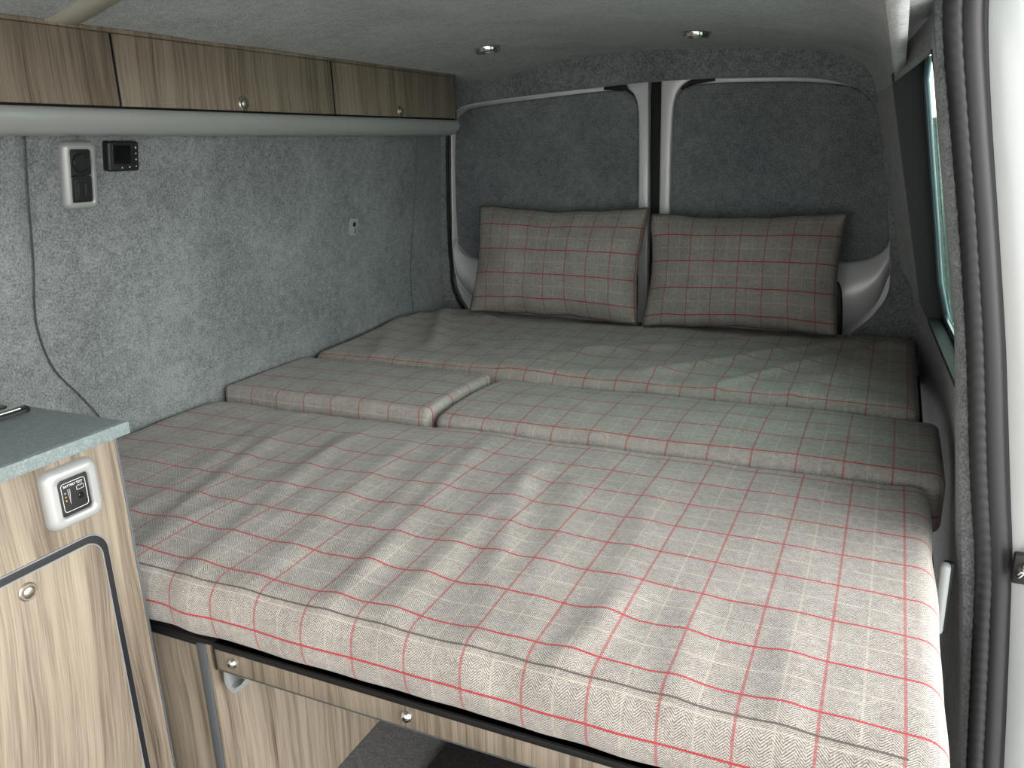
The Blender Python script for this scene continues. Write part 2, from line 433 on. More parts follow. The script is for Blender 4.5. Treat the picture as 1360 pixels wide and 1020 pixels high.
# ------------------------------------------------------------------ rear end: header / surround and the two rear doors
INNER = [(.26, .30), (.05, .56), (.026, .70), (.024, .80), (.030, 1.00), (.040, 1.15), (.052, 1.205), (.080, 1.236), (.13, 1.251), (.30, 1.264), (.50, 1.274), (.69, 1.281), (.80, 1.284), (1.00, 1.281), (1.20, 1.270),
         (1.30, 1.254), (1.36, 1.232), (1.40, 1.202), (1.423, 1.162), (1.447, 1.05), (1.468, .92), (1.487, .80), (1.497, .70), (1.492, .64), (1.462, .585), (1.41, .53), (1.30, .40), (1.22, .30)]
INS = smooth_path([(a, 0, b) for a, b in INNER], 4)
OUTB = (-.03, 1.68, .28, 1.40)
cen = Vector((.78, 0, .80)); bm = bmesh.new(); rows = []
for p in INS:
    d = (p-cen); ts = []
    if d.x > 1e-6: ts.append((OUTB[1]-cen.x)/d.x)
    if d.x < -1e-6: ts.append((OUTB[0]-cen.x)/d.x)
    if d.z > 1e-6: ts.append((OUTB[3]-cen.z)/d.z)
    if d.z < -1e-6: ts.append((OUTB[2]-cen.z)/d.z)
    q = cen+d*max(1.0, min(ts)); q.x = max(p.x+.004, min(q.x, rightx(2.6, q.z)+.034)) if d.x > 0 else q.x; n = (q-p).normalized() if (q-p).length > 1e-5 else Vector((0, 0, 1))
    y0 = 2.575
    rows.append([Vector((p.x, 2.63, p.z)), Vector((p.x, y0+.010, p.z)), Vector((p.x, y0+.004, p.z))+n*.002, Vector((p.x, y0, p.z))+n*.008, Vector((q.x, y0, q.z))+n*.01, Vector((q.x, 2.63, q.z))+n*.01])
vr = [[bm.verts.new(v) for v in r] for r in rows]
for a, b in zip(vr[:-1], vr[1:]):
    for k in range(5): bm.faces.new((a[k], a[k+1], b[k+1], b[k]))
tag(from_bm('wall_back', bm, 'carpet', None, 50), kind='structure')
tag(tube('trim_3', [Vector((p.x, 2.592, p.z))+(cen-p).normalized()*.003 for p in INS[:26]], .007, 'black_matte'), kind='structure')

def rf(a, b, d): return Vector((a, 2.66-d, b))           # rear frame: x, z, depth towards the camera
def door(name):
    o = bpy.data.objects.new(name, None); COL.objects.link(o); tag(o, kind='structure'); return o
dl, dr = door('door_1'), door('door_2')
def arc(pts, n=6): return [(p.x, p.z) for p in smooth_path([(a, 0, b) for a, b in pts], n)]
# skins behind everything
box('shell', -.02, .772, 2.645, 2.68, .30, 1.32, 'silver_paint', dl, .002)
box('shell', .802, 1.505, 2.645, 2.68, .30, 1.32, 'silver_paint', dr, .002)
# carpeted window panels
PL = arc([(.165, .712), (.10, .728), (.062, .762), (.050, .80), (.052, 1.0), (.060, 1.13), (.072, 1.195), (.10, 1.225), (.16, 1.241), (.40, 1.257), (.60, 1.267), (.68, 1.262), (.715, 1.238), (.730, 1.18), (.734, 1.05), (.737, .90), (.738, .76), (.725, .72), (.66, .700), (.40, .700)])
plate('carpet_panel', PL, rf, .0, .052, 'carpet_shaded', dl, .008)
PR = arc([(1.33, .742), (1.40, .744), (1.455, .764), (1.484, .800), (1.478, .88), (1.462, 1.0), (1.440, 1.12), (1.42, 1.175), (1.385, 1.218), (1.33, 1.242), (1.22, 1.258), (1.05, 1.268), (.92, 1.270), (.87, 1.257), (.845, 1.22), (.838, 1.15), (.837, 1.0), (.839, .80), (.85, .75), (.90, .735)])
plate('carpet_panel', PR, rf, .0, .052, 'carpet_shaded', dr, .008)
# bright metal edge line along the top of each panel
def topline(pts, par, d=.056):
    tube('edge_strip', [Vector((a, 2.66-d, b)) for a, b in pts], .0028, 'silver_paint', par, 8)
topline(arc([(.062, 1.20), (.085, 1.236), (.15, 1.252), (.40, 1.268), (.60, 1.277), (.665, 1.279)]), dl)
topline(arc([(.90, 1.283), (1.05, 1.281), (1.22, 1.269), (1.31, 1.253), (1.345, 1.243)]), dr)
topline(arc([(.056, 1.17), (.049, 1.05), (.041, .88), (.036, .74), (.044, .66), (.085, .585)]), dl, .060)
# meeting posts, flared at the top
PLP = [(.738, .45), (.768, .45)] + [(.770, .80), (.768, 1.0), (.764, 1.284)] + arc([(.69, 1.284), (.700, 1.268), (.722, 1.243), (.732, 1.20), (.735, 1.10)])
plate('post', PLP, rf, .0, .072, 'silver_paint', dl, .005)
PRP = arc([(.838, 1.10), (.842, 1.20), (.852, 1.245), (.872, 1.270), (.90, 1.286)]) + [(.803, 1.286), (.803, 1.0), (.804, .70), (.802, .45), (.838, .45)]
plate('post', PRP, rf, .0, .068, 'silver_paint', dr, .006)
plate('corner_gusset', [(.615, 1.270), (.69, 1.262), (.712, 1.248), (.702, 1.284), (.62, 1.284)], rf, .05, .066, 'black_matte', dl, .003)
plate('corner_gusset', [(.862, 1.256), (.90, 1.270), (.965, 1.276), (.965, 1.288), (.872, 1.288)], rf, .05, .063, 'black_matte', dr, .003)
plate('weatherstrip', [(.766, .45), (.806, .45), (.806, 1.288), (.766, 1.288)], rf, .0, .048, 'black_matte', dl, .006)
# dark pull recesses low on the posts
plate('pull_recess', arc([(.690, .50), (.737, .50), (.737, .64), (.728, .675), (.70, .685), (.690, .60)], 3), rf, .03, .070, 'black', dl, .006)
# moulded silver lower corners
def lower_corner(name, top, bot, par, sign):
    T = [Vector((a, 0, b)) for a, b in top]; B = [Vector((a, 0, b)) for a, b in bot]
    T = [p for p in smooth_path(T, 8)]; B = [p for p in smooth_path(B, 8)]
    n = min(len(T), len(B))-1
    def f(u, v):
        i = round(u*n); p = T[i].lerp(B[i], v)
        d = .052 + .040*math.sin(PI*min(1, v*1.15+.02))**.8*(.35+.65*math.sin(PI*(.15+.7*u)))
        return (p.x, 2.66-d, p.z)
    o = grid(name, f, n, 22, 'silver_paint', par, thick=.012 if sign > 0 else -.012); return o
lower_corner('lower_moulding', [(.052, .790), (.066, .752), (.10, .728), (.165, .714), (.30, .706)], [(.036, .70), (.050, .62), (.105, .553), (.18, .46), (.32, .44)], dl, 1)
lower_corner('lower_moulding', [(1.27, .738), (1.335, .741), (1.41, .748), (1.457, .766), (1.486, .797)], [(1.20, .46), (1.30, .46), (1.41, .52), (1.470, .60), (1.497, .70)], dr, 1)
plate('pull_recess', arc([(1.30, .69), (1.345, .69), (1.365, .675), (1.375, .62), (1.378, .52), (1.36, .49), (1.30, .49)], 4), rf, .05, .098, 'black', dr, .006)

# ------------------------------------------------------------------ cushions of the bed
def cushion(name, x0, x1, y0, y1, z0, z1, r, uvo, disp, res=.011, parent=None):
    """rounded box with a surface displacement disp(x,y,z,part)->Vector; UV 'plaid' in metres unrolled over the edges"""
    bm = bmesh.new(); uvl = bm.loops.layers.uv.new('plaid'); cache = {}
    lo, hi = Vector((x0, y0, z0)), Vector((x1, y1, z1)); il, ih = lo+Vector((r, r, r)), hi-Vector((r, r, r))
    def vert(p):
        k = tuple(round(c, 5) for c in p)
        if k in cache: return cache[k]
        p = Vector(p); c = Vector((max(il[i], min(ih[i], p[i])) for i in range(3))); d = p-c
        q = c+d.normalized()*r if d.length > 1e-9 else p
        nrm = d.normalized() if d.length > 1e-9 else Vector((0, 0, 1))
        q = q+disp(q, nrm)
        v = bm.verts.new(q); cache[k] = v; return v
    def ticks(a, b):
        n = max(2, round((b-a-2*r)/res)); e = 4
        return [a+r*k/e for k in range(e)] + [a+r+(b-a-2*r)*k/n for k in range(n)] + [b-r+r*k/e for k in range(e+1)]
    X, Y, Z = ticks(x0, x1), ticks(y0, y1), ticks(z0, z1)
    def face(ps, uvs):
        vs = [vert(p) for p in ps]
        if len(set(vs)) < 4: return
        f = bm.faces.new(vs)
        for l, (a, b) in zip(f.loops, uvs): l[uvl].uv = (a-uvo[0], b-uvo[1])
    for i in range(len(X)-1):
        for j in range(len(Y)-1):
            q = [(X[i], Y[j]), (X[i+1], Y[j]), (X[i+1], Y[j+1]), (X[i], Y[j+1])]
            face([(a, b, z1) for a, b in q], q)
            face([(a, b, z0) for a, b in q][::-1], q[::-1])
    for i in range(len(X)-1):
        for k in range(len(Z)-1):
            q = [(X[i], Z[k]), (X[i+1], Z[k]), (X[i+1], Z[k+1]), (X[i], Z[k+1])]
            face([(a, y0, c) for a, c in q], [(a, y0-(z1-c)) for a, c in q])
            face([(a, y1, c) for a, c in q][::-1], [(a, y1+(z1-c)) for a, c in q][::-1])
    for j in range(len(Y)-1):
        for k in range(len(Z)-1):
            q = [(Y[j], Z[k]), (Y[j+1], Z[k]), (Y[j+1], Z[k+1]), (Y[j], Z[k+1])]
            face([(x1, b, c) for b, c in q], [(x1+(z1-c), b) for b, c in q])
            face([(x0, b, c) for b, c in q][::-1], [(x0-(z1-c), b) for b, c in q][::-1])
    me = bpy.data.meshes.new(name); bm.to_mesh(me); bm.free()
    return link(name, me, 'tweed', parent, 0), me
def smooth_all(me):
    for p in me.polygons: p.use_smooth = True
def ridge(x, y, a, b, w, amp):
    """soft fold along the segment a-b"""
    ax, ay = a; bx, by = b; dx, dy = bx-ax, by-ay; L2 = dx*dx+dy*dy
    t = ((x-ax)*dx+(y-ay)*dy)/L2; L = math.sqrt(L2); s = ((x-ax)*dy-(y-ay)*dx)/L
    e = 1.0
    if t < 0: e = math.exp(-(t*L/.07)**2)
    elif t > 1: e = math.exp(-((t-1)*L/.07)**2)
    return amp*e*math.exp(-(s/w)**2)
rnd = random.Random(11)
FOLDS = []
for k in range(11):                                       # lengthwise puckers in the middle of the front cushion
    x = .34+.085*k+rnd.uniform(-.015, .015)
    FOLDS.append(((x+rnd.uniform(.0, .04), .80+rnd.uniform(0, .10)), (x-.05+rnd.uniform(-.03, .05), 1.16+rnd.uniform(0, .16)), .019+rnd.uniform(0, .006), .0052*rnd.uniform(.5, 1.1)))
for k in range(9):                                       # short tucks above the front edge
    x = .50+.115*k+rnd.uniform(-.02, .02)
    FOLDS.append(((x, .745), (x+rnd.uniform(-.02, .03), .85+rnd.uniform(0, .06)), .022, .005*rnd.uniform(.4, 1.0)))
def disp_front(p, n):
    x, y, z = p; d = Vector((0, 0, 0)); up = max(0, n.z)
    h = .006*math.sin(PI*max(0, min(1, (x+.0)/1.6)))*math.sin(PI*max(0, min(1, (y-.72)/.71)))
    h += sum(ridge(x, y, *f) for f in FOLDS)
    h += .0035*noise.noise((x*7, y*5, 1.3))+.0012*noise.noise((x*22, y*14, 4))
    h -= .010*sstep(1.36, 1.44, y)*(1-sstep(.55, .7, x))
    d.z += up*h
    if n.y < 0:
        s = -n.y
        d.y += s*(-.010*math.sin(PI*max(0, min(1, (z-.43)/.1)))+.0045*noise.noise((x*13, z*9, 7))+.004*math.sin(x*47+2*noise.noise((x*5, 0, 0)))*sstep(.9, .45, x))
        d.z += s*.003*noise.noise((x*9, 2, 2))
    if n.x > 0: d.x += n.x*(.006*noise.noise((y*8, z*8, 5)))
    return d
BED_Z = .43
cf, me = cushion('seat_cushion', .004, 1.588, .722, 1.428, BED_Z, .532, .026, (1.547, .85), disp_front); smooth_all(me)
tag(cf, 'large checked tweed cushion across the front of the bed beside the worktop', 'cushion', 'bed cushions')
def on_front(x, ang):
    n = Vector((0, -math.cos(ang), math.sin(ang))); r = .026
    p = Vector((x, .722+r, .532-r))+n*r
    return p+disp_front(p, n)
tube('piping', [on_front(.03+1.52*k/150, math.radians(52)) for k in range(151)], .0011, 'piping', cf, 6)

def disp_left(p, n):
    x, y, z = p; up = max(0, n.z)
    h = .004*noise.noise((x*6, y*7, 8))+.0045*math.sin(PI*max(0, min(1, x/.6)))*math.sin(PI*max(0, min(1, (y-1.43)/.3)))
    d = Vector((0, 0, up*h)); d.y += min(0, n.y)*(.004*math.sin(PI*max(0, min(1, (z-.45)/.1)))+.003*noise.noise((x*8, z*8, 1)))
    d.x += max(0, n.x)*.003*noise.noise((y*10, z*10, 1)); return d
cl, me = cushion('infill_cushion', .010, .602, 1.436, 1.752, BED_Z, .556, .014, (.26, 1.457), disp_left); smooth_all(me)
tag(cl, 'small raised checked cushion filling the gap by the grey carpeted wall', 'cushion', 'bed cushions')
def disp_right(p, n):
    x, y, z = p; up = max(0, n.z)
    h = .004*noise.noise((x*6, y*6, 18))+.006*math.sin(PI*max(0, min(1, (y-1.41)/.36)))-.006*sstep(1.62, 1.76, y)
    h += ridge(x, y, (.7, 1.52), (1.25, 1.56), .03, .003)+ridge(x, y, (.9, 1.66), (1.5, 1.62), .03, .002)
    d = Vector((0, 0, up*h)); d.y += min(0, n.y)*(.008*math.sin(PI*max(0, min(1, (z-.44)/.11)))+.007*noise.noise((x*6, z*5, 11)))
    d.z += max(0, -n.y)*.006*noise.noise((x*5, 1, 1)); return d
cr, me = cushion('infill_cushion', .614, 1.612, 1.438, 1.772, BED_Z, .545, .022, (1.529, 1.455), disp_right); smooth_all(me)
tag(cr, 'long checked cushion across the middle of the bed right of the small raised one', 'cushion', 'bed cushions')
RF = [((1.50, 2.42), (1.00, 1.88), .021, .011), ((1.53, 2.36), (1.18, 1.84), .018, .010), ((1.55, 2.28), (1.34, 1.84), .02, .007), ((1.42, 2.44), (.78, 2.02), .03, .007),
      ((.10, 2.40), (.30, 1.98), .022, .011), ((.20, 2.44), (.52, 2.10), .021, .009), ((.03, 2.2), (.20, 1.85), .03, .007), ((.62, 1.82), (.42, 2.0), .025, .008),
      ((.92, 2.3), (.70, 1.9), .03, .005), ((1.1, 1.9), (.72, 1.80), .022, .005)]
def disp_rear(p, n):
    x, y, z = p; up = max(0, n.z)
    h = sum(ridge(x, y, *f) for f in RF)+.006*noise.noise((x*4, y*4, 21))+.002*noise.noise((x*13, y*11, 2))
    h += .006*math.sin(PI*max(0, min(1, x/1.58)))*math.sin(PI*max(0, min(1, (y-1.77)/.74)))
    h -= .018*sstep(2.33, 2.40, y)
    h += .012*sstep(.45, .05, x)*sstep(1.8, 2.3, y)
    d = Vector((0, 0, up*h)); d.y += min(0, n.y)*(.007*math.sin(PI*max(0, min(1, (z-.45)/.12)))+.010*noise.noise((x*3.2, z*4, 31)))
    return d
crr, me = cushion('mattress', .014, 1.578, 1.783, 2.530, BED_Z, .560, .030, (1.553, 1.790), disp_rear); smooth_all(me)
tag(crr, 'wide checked tweed mattress at the back of the bed below the two pillows', 'mattress', 'bed cushions')

# pillows
def pillow(loc, w, h, t, tilt, yaw, roll, label, seed, uvo):
    bm = bmesh.new(); uvl = bm.loops.layers.uv.new('plaid'); n, m = 64, 44; V = {}
    rn = lambda a, b, c: noise.noise((a*2.2+seed, b*2.2, c))
    def pos(i, j, s):
        u, v = -1+2*i/n, -1+2*j/m
        x = w/2*u*(1-.055*math.cos(v*PI/2)**1.2); z = h/2*v*(1-.075*math.cos(u*PI/2)**1.2)
        e = max(0, 1-abs(u)**3.0)**.55*max(0, 1-abs(v)**2.6)**.6
        y = s*t/2*e*(1+.22*rn(u, v, s*3))
        # puckers running in from the corners and edges
        k = max(abs(u), abs(v))**4
        y += s*.007*k*e*math.sin(11*math.atan2(v*h, u*w)+seed)
        z += .006*rn(u*1.5, 3, seed)*abs(v); x += .005*rn(5, v*1.5, seed)*abs(u)
        return Vector((x, y, z))
    def vert(i, j, s):
        k = (i, j, 0 if i in (0, n) or j in (0, m) else s)
        if k not in V: V[k] = bm.verts.new(pos(i, j, s))
        return V[k]
    for s in (-1, 1):
        for i in range(n):
            for j in range(m):
                q = [(i, j), (i+1, j), (i+1, j+1), (i, j+1)]
                if s > 0: q = q[::-1]
                f = bm.faces.new([vert(a, b, s) for a, b in q])
                for l, (a, b) in zip(f.loops, q): l[uvl].uv = (a/n*w*1.06-uvo[0], b/m*h*1.08-uvo[1])
    me = bpy.data.meshes.new('pillow'); bm.to_mesh(me); bm.free()
    o = link('pillow', me, 'tweed', None, 0); smooth_all(me)
    o.matrix_world = Matrix.Translation(loc) @ Matrix.Rotation(yaw, 4, 'Z') @ Matrix.Rotation(tilt, 4, 'X') @ Matrix.Rotation(roll, 4, 'Y')
    # seam around the rim
    rim = [pos(i, 0, 1) for i in range(n)] + [pos(n, j, 1) for j in range(m)] + [pos(i, m, 1) for i in range(n, 0, -1)] + [pos(0, j, 1) for j in range(m, -1, -1)]
    tube('piping', rim, .0024, 'piping', o, 6)
    from mathutils.bvhtree import BVHTree                        # let it settle on the mattress
    tree = BVHTree.FromPolygons([v.co.copy() for v in crr.data.vertices], [tuple(p.vertices) for p in crr.data.polygons])
    mw = o.matrix_world.copy(); gap = 1
    for v in [mw @ q.co for q in me.vertices] + [mw @ q for q in rim]:
        if v.z < loc[2]-.08:
            hit = tree.ray_cast(Vector((v.x, v.y, 1.0)), Vector((0, 0, -1)))
            if hit[0]: gap = min(gap, v.z-hit[0].z)
    o.matrix_world = Matrix.Translation((0, 0, .0034-gap)) @ mw
    tag(o, label, 'pillow', 'checked pillows'); return o
pillow((.488, 2.470, .732), .60, .365, .155, math.radians(-15), math.radians(-1), math.radians(.6), 'checked tweed pillow propped against the rear door nearer the overhead lockers', 1.7, (.075, .055))
pillow((1.088, 2.466, .727), .568, .35, .150, math.radians(-16), math.radians(1), math.radians(-.2), 'checked tweed pillow propped against the right rear door near the side window', 6.1, (.065, .035))

# ------------------------------------------------------------------ bed base
bed = thing('bed_platform', 'wood-fronted pull-out bed base with dark deck under the checked cushions', 'bed', (.8, 1.5, 0))
bed.location = (0, 0, 0)
box('deck', .006, 1.60, .728, 2.53, .4215, .4285, 'black_matte', bed, .001)
box('front_board', .655, 1.625, .726, .744, .386, .4205, 'wood', bed, .0008)
box('edge_strip', .652, 1.625, .725, .745, .4195, .4285, 'black_matte', bed, .001)
box('edge_strip', .652, 1.625, .7255, .7445, .3840, .3862, 'edge', bed, .0005)
box('edge_strip', .6505, .6555, .7255, .7445, .3835, .4275, 'black', bed, .0008)
for x in (.687, .980, 1.267, 1.55):
    o = lathe('screw', ((.0085, -.002), (.0085, .001), (.0078, .0035), (.0055, .0060), (.0025, .0072), (.0006, .0073)), (0, -1, 0), (x, .726, .4045), 'chrome', bed)
    lathe('socket', ((.0028, -.001), (.0028, .0008), (.001, .0009)), (0, -1, 0), (x, .7190, .4045), 'black', o, 6)
# folding grey bracket under the board
bm = bmesh.new()
add_loft(bm, [[Vector((.662+px, y, .384+pz)) for px, pz in arc([(0, 0), (-.001, -.022), (.006, -.034), (.016, -.036), (.034, -.022), (.055, -.001)], 3) + [(.045, 0), (.030, -.018), (.016, -.028), (.009, -.026), (.006, -.018), (.007, 0)]] for y in (.730, .752)])
from_bm('bracket', bm, 'grey_plastic', bed)
box('deck_support', .64, 1.60, 1.80, 1.82, .001, .421, 'wood', bed, .001)

boxu = thing('bed_box', 'tall wood-fronted storage box under the left part of the bed', 'storage box', (0, 0, 0))
box('front_panel', .010, .618, .738, .754, .001, .4205, 'wood', boxu, .0008)
box('corner_post', .6165, .6345, .727, .757, .001, .4205, 'edge', boxu, .003)
box('corner_post', .6345, .642, .729, .757, .001, .4205, 'wood', boxu, .001)
box('side_panel', .626, .641, .757, 1.795, .001, .4205, 'wood', boxu, .0008)
box('top_rail', .010, .640, .730, .738, .4125, .4210, 'black_matte', boxu, .001)

# ------------------------------------------------------------------ kitchen unit
KX, KY, KZ = .562, .700, .746
kit = thing('kitchen_cabinet', 'pale ash wood kitchen cabinet with a round-cornered door and push catch', 'cabinet', (0, 0, 0))
box('carcass', .20, KX, FY+.05, KY-.003, .001, KZ, 'wood', kit, .0008)
box('edge_strip', KX-.004, KX+.0004, KY-.003, KY+.0004, .001, KZ, 'edge', kit, .0003)
def kf(a, b, d): return Vector((KX+d, a, b))
DY1, DZ1, DY0, DZ0 = .651, .622, .15, .12
w, h = DY1-DY0, DZ1-DZ0; cy, cz = (DY0+DY1)/2, (DZ0+DZ1)/2
plate('door_gasket', [(cy+a, cz+b) for a, b in rrect(w+.014, h+.014, .030, 10)], kf, -.002, .0024, 'edge_light', kit, .0012)
plate('door_gasket', [(cy+a, cz+b) for a, b in rrect(w+.011, h+.011, .029, 10)], kf, -.001, .0032, 'black', kit, .0008)
kd = plate('door', [(cy+a, cz+b) for a, b in rrect(w-.010, h-.010, .022, 10)], kf, -.001, .0042, 'wood_door', kit, .001)
kd2 = [(cy+a, cz+b) for a, b in rrect(w-.009, h-.009, .0225, 10)]
tube('edge_strip', [kf(a, b, .0036) for a, b in kd2+kd2[:1]], .0011, 'edge_light', kd, 6)
def catch(loc, ax, par, s=1.0):
    loc = Vector(loc)
    o = lathe('push_catch', [(r*s, h_*s) for r, h_ in ((.0145, -.001), (.0145, .0015), (.0125, .0035), (.0102, .0035), (.0096, .0022), (.0093, .001))], ax, loc, 'brass', par)
    lathe('button', [(r*s, h_*s) for r, h_ in ((.0085, -.001), (.0085, .0042), (.0070, .0058), (.003, .0066), (.0005, .0067))], ax, loc, 'brass', o)
catch((KX+.0042, .539, .597), (1, 0, 0), kd, .82)

wt = thing('worktop', 'grey-green speckled worktop with rounded edge on the kitchen cabinet', 'worktop', (0, 0, 0))
bm = bmesh.new(); add_box(bm, .12, KX+.018, FY+.05, KY+.008, KZ+.0005, KZ+.020, .004, 3); from_bm('slab', bm, 'worktop', wt)
box('edging', KX+.0175, KX+.0205, FY+.05, KY+.008, KZ+.002, KZ+.0195, 'worktop', wt, .0012)

hob = thing('sink_unit', 'chrome-rimmed inset sink unit on the worktop corner near the camera', 'sink', (0, 0, 0))
def hf(a, b, d): return Vector((a, b, KZ+.020+d))
hx, hy = .250, .430
plate('gasket', [(hx+a, hy+b) for a, b in rrect(.322, .532, .016, 8)], hf, .0005, .006, 'black', hob, .002)
plate('rim', [(hx+a, hy+b) for a, b in rrect(.310, .520, .012, 8)], hf, .004, .0095, 'chrome', hob, .003)
plate('glass_lid', [(hx+a, hy+b) for a, b in rrect(.280, .490, .010, 8)], hf, .006, .0105, 'black_gloss', hob, .001)

# battery meter on the kitchen face
bp_ = thing('battery_panel', 'square silver-framed battery test panel on the kitchen cabinet face', 'switch panel', (KX, .620, .695))
BY, BZ = .620, .6935
def P(o): return kid(o, bp_)
def ringplate(name, w0, h0, r0, w1, h1, r1, frame, d, m, cx, cz):
    """raised frame with a rounded-rectangular opening"""
    bm = bmesh.new(); n = 8; rings = []
    for k in range(7):
        a = PI/2*k/6; ins = .010*(1-math.cos(a))
        rings.append([frame(cx+x, cz+z, d*math.sin(a)) for x, z in rrect(w0-2*ins, h0-2*ins, r0-ins*.5, n)])
    for sc_, dd in ((1.06, d), (1.0, d*.86), (1.0, d*.35)):
        rings.append([frame(cx+x*sc_, cz+z*sc_, dd) for x, z in rrect(w1, h1, r1, n)])
    add_loft(bm, rings); return from_bm(name, bm, m, None, 50)
P(ringplate('frame', .078, .082, .014, .044, .050, .006, kf, .013, 'silver_plastic', BY, BZ))
P(plate('display', [(BY+a, BZ+b) for a, b in rrect(.043, .049, .005)], kf, .002, .0095, 'black', None, .0015))
P(tube('marking', [kf(BY+a, BZ+b, .0098) for a, b in (lambda q: q+q[:1])(rrect(.034, .038, .004))], .00035, 'white_print', None, 5))
for k, dz in enumerate((.006, .001, -.004)):
    P(lathe('indicator', ((.0011, -.001), (.0011, .0005), (.0006, .001)), (1, 0, 0), kf(BY-.0125, BZ+dz, .0097), 'amber' if k else 'grey_plastic', None, 12))
P(tube('marking', [kf(BY+a, BZ+b, .0098) for a, b in ((-.0085, .0095), (-.0055, .0095), (-.0072, -.010), (-.0085, .0095))], .0003, 'white_print', None, 5))
P(lathe('button', ((.0042, -.001), (.0042, .0012), (.0034, .0018), (.0005, .0016)), (1, 0, 0), kf(BY+.0085, BZ-.004, .0094), 'black_gloss', None, 20))
P(tube('marking', [kf(BY+a, BZ+b, .0098) for a, b in ((.004, .005), (.004, .0095), (.006, .0095), (.006, .011), (.008, .011), (.008, .0095), (.0105, .0095), (.0105, .011), (.0125, .011), (.0125, .0095), (.014, .0095), (.014, .005), (.004, .005))], .00028, 'white_print', None, 5))
def text(s, size, mat4, m, par, name='lettering'):
    cu = bpy.data.curves.new(name, 'FONT'); cu.body = s; cu.size = size; cu.align_x = 'CENTER'; cu.align_y = 'CENTER'; cu.extrude = .0001
    cu.materials.append(M[m]); tmp = bpy.data.objects.new(name, cu); COL.objects.link(tmp)
    bpy.context.view_layer.update()
    me = bpy.data.meshes.new_from_object(tmp.evaluated_get(bpy.context.evaluated_depsgraph_get()))
    bpy.data.objects.remove(tmp); bpy.data.curves.remove(cu)
    o = link(name, me, m, None, 0); o.matrix_world = mat4
    return o
def on_x(loc, lean=0):                                     # text basis for a face that looks along +x (reads along +y)
    n = Vector((1, 0, -lean)).normalized(); r = Vector((0, 1, 0)); u = n.cross(r)
    return Matrix.Translation(loc) @ Matrix(((r.x, u.x, n.x, 0), (r.y, u.y, n.y, 0), (r.z, u.z, n.z, 0), (0, 0, 0, 1)))
t_ = text('BATTERY TEST', .0042, on_x(kf(BY, BZ+.0145, .0097)), 'white_print', None)
t_.parent = bp_; t_.matrix_parent_inverse = Matrix.Translation(-Vector(bp_.location))

# ------------------------------------------------------------------ left wall fittings
LEAN = .17
def wf(a, b, d):                                           # left wall frame: y, z, depth off the wall (wall leans inward above .70)
    n = Vector((1, 0, -LEAN)).normalized(); return Vector((leftx(a, b), a, b))+n*d
so = thing('socket_panel', 'tall silver-framed double socket panel on the grey carpeted wall', 'socket', wf(1.094, 1.078, 0))
def S(o): return kid(o, so)
SY, SZ = 1.0945, 1.078
S(ringplate('frame', .074, .126, .012, .046, .098, .005, wf, .014, 'silver_plastic', SY, SZ))
S(plate('insert', [(SY+a, SZ+.0245+b) for a, b in rrect(.045, .048, .005)], wf, .003, .011, 'black', None, .0015))
S(plate('insert', [(SY+a, SZ-.0245+b) for a, b in rrect(.045, .048, .005)], wf, .003, .011, 'black', None, .0015))
S(lathe('socket_cap', ((.0185, -.001), (.0185, .003), (.0165, .0055), (.0150, .0055), (.0140, .0035), (.0005, .0035)), (1, 0, -LEAN), wf(SY, SZ+.024, .011), 'black', None))
S(plate('socket_cover', [(SY+a, SZ-.0245+b) for a, b in rrect(.036, .040, .004)], wf, .010, .0135, 'black', None, .001))
for k in (-1, 1):
    S(plate('rocker', [(SY+k*.008+a, SZ-.0245+b) for a, b in rrect(.009, .024, .002)], wf, .012, .0155, 'black', None, .001))
hc = thing('heater_control', 'small black heater control with tiny button symbols beside the socket panel', 'control', wf(1.190, 1.112, 0))
HY, HZ = 1.190, 1.112
def H(o): return kid(o, hc)
H(plate('body', [(HY+a, HZ+b) for a, b in rrect(.073, .057, .005)], wf, .0, .016, 'black', None, .004))
H(plate('screen', [(HY-.006+a, HZ+.004+b) for a, b in rrect(.042, .036, .002)], wf, .014, .0166, 'black_gloss', None, .0005))
def sym(pts, y, z): H(plate('symbol', [(y+a, z+b) for a, b in pts], wf, .0155, .0164, 'white_print', None, .0001, 1))
tri = [(-.0020, -.0014), (.0020, -.0014), (0, .0018)]; dtri = [(-a, -b) for a, b in tri]
dot = [(.0014*math.cos(k*PI/4), .0014*math.sin(k*PI/4)) for k in range(8)]; dia = [(0, -.0026), (.0017, 0), (0, .0026), (-.0017, 0)]
sym(dia, HY+.028, HZ+.017); sym(tri, HY+.028, HZ+.006); sym(dtri, HY+.028, HZ-.006); sym(dot, HY+.028, HZ-.019); sym(dot, HY+.012, HZ-.020); sym(dot, HY-.006, HZ-.021)
hk = thing('wall_catch', 'tiny metal catch plate fixed to the grey wall above the bed', 'catch', wf(2.005, .893, 0))
def K(o): return kid(o, hk)
K(plate('plate', [(2.005+a, .893+b) for a, b in rrect(.040, .050, .004)], wf, .0, .004, 'grey_plastic', None, .001))
K(lathe('hole', ((.0075, 0), (.0075, .0006), (.0005, .0006)), (1, 0, -LEAN), wf(2.005, .899, .004), 'black', None, 16))
K(plate('tongue', [(2.005+a, .880+b) for a, b in rrect(.010, .014, .002)], wf, .003, .009, 'chrome', None, .001))
# pale plastic seat latch between cushion and pillar
la = thing('seat_latch', 'pale grey plastic latch lever beside the bed cushion next to the door pillar', 'latch', (1.612, 1.20, .46))
kid(box('lever', 1.596, 1.610, 1.185, 1.204, .395, .508, 'grey_plastic', None, .006, 3), la)
kid(box('bezel', 1.600, 1.616, 1.200, 1.214, .39, .506, 'black_matte', None, .005, 3), la)

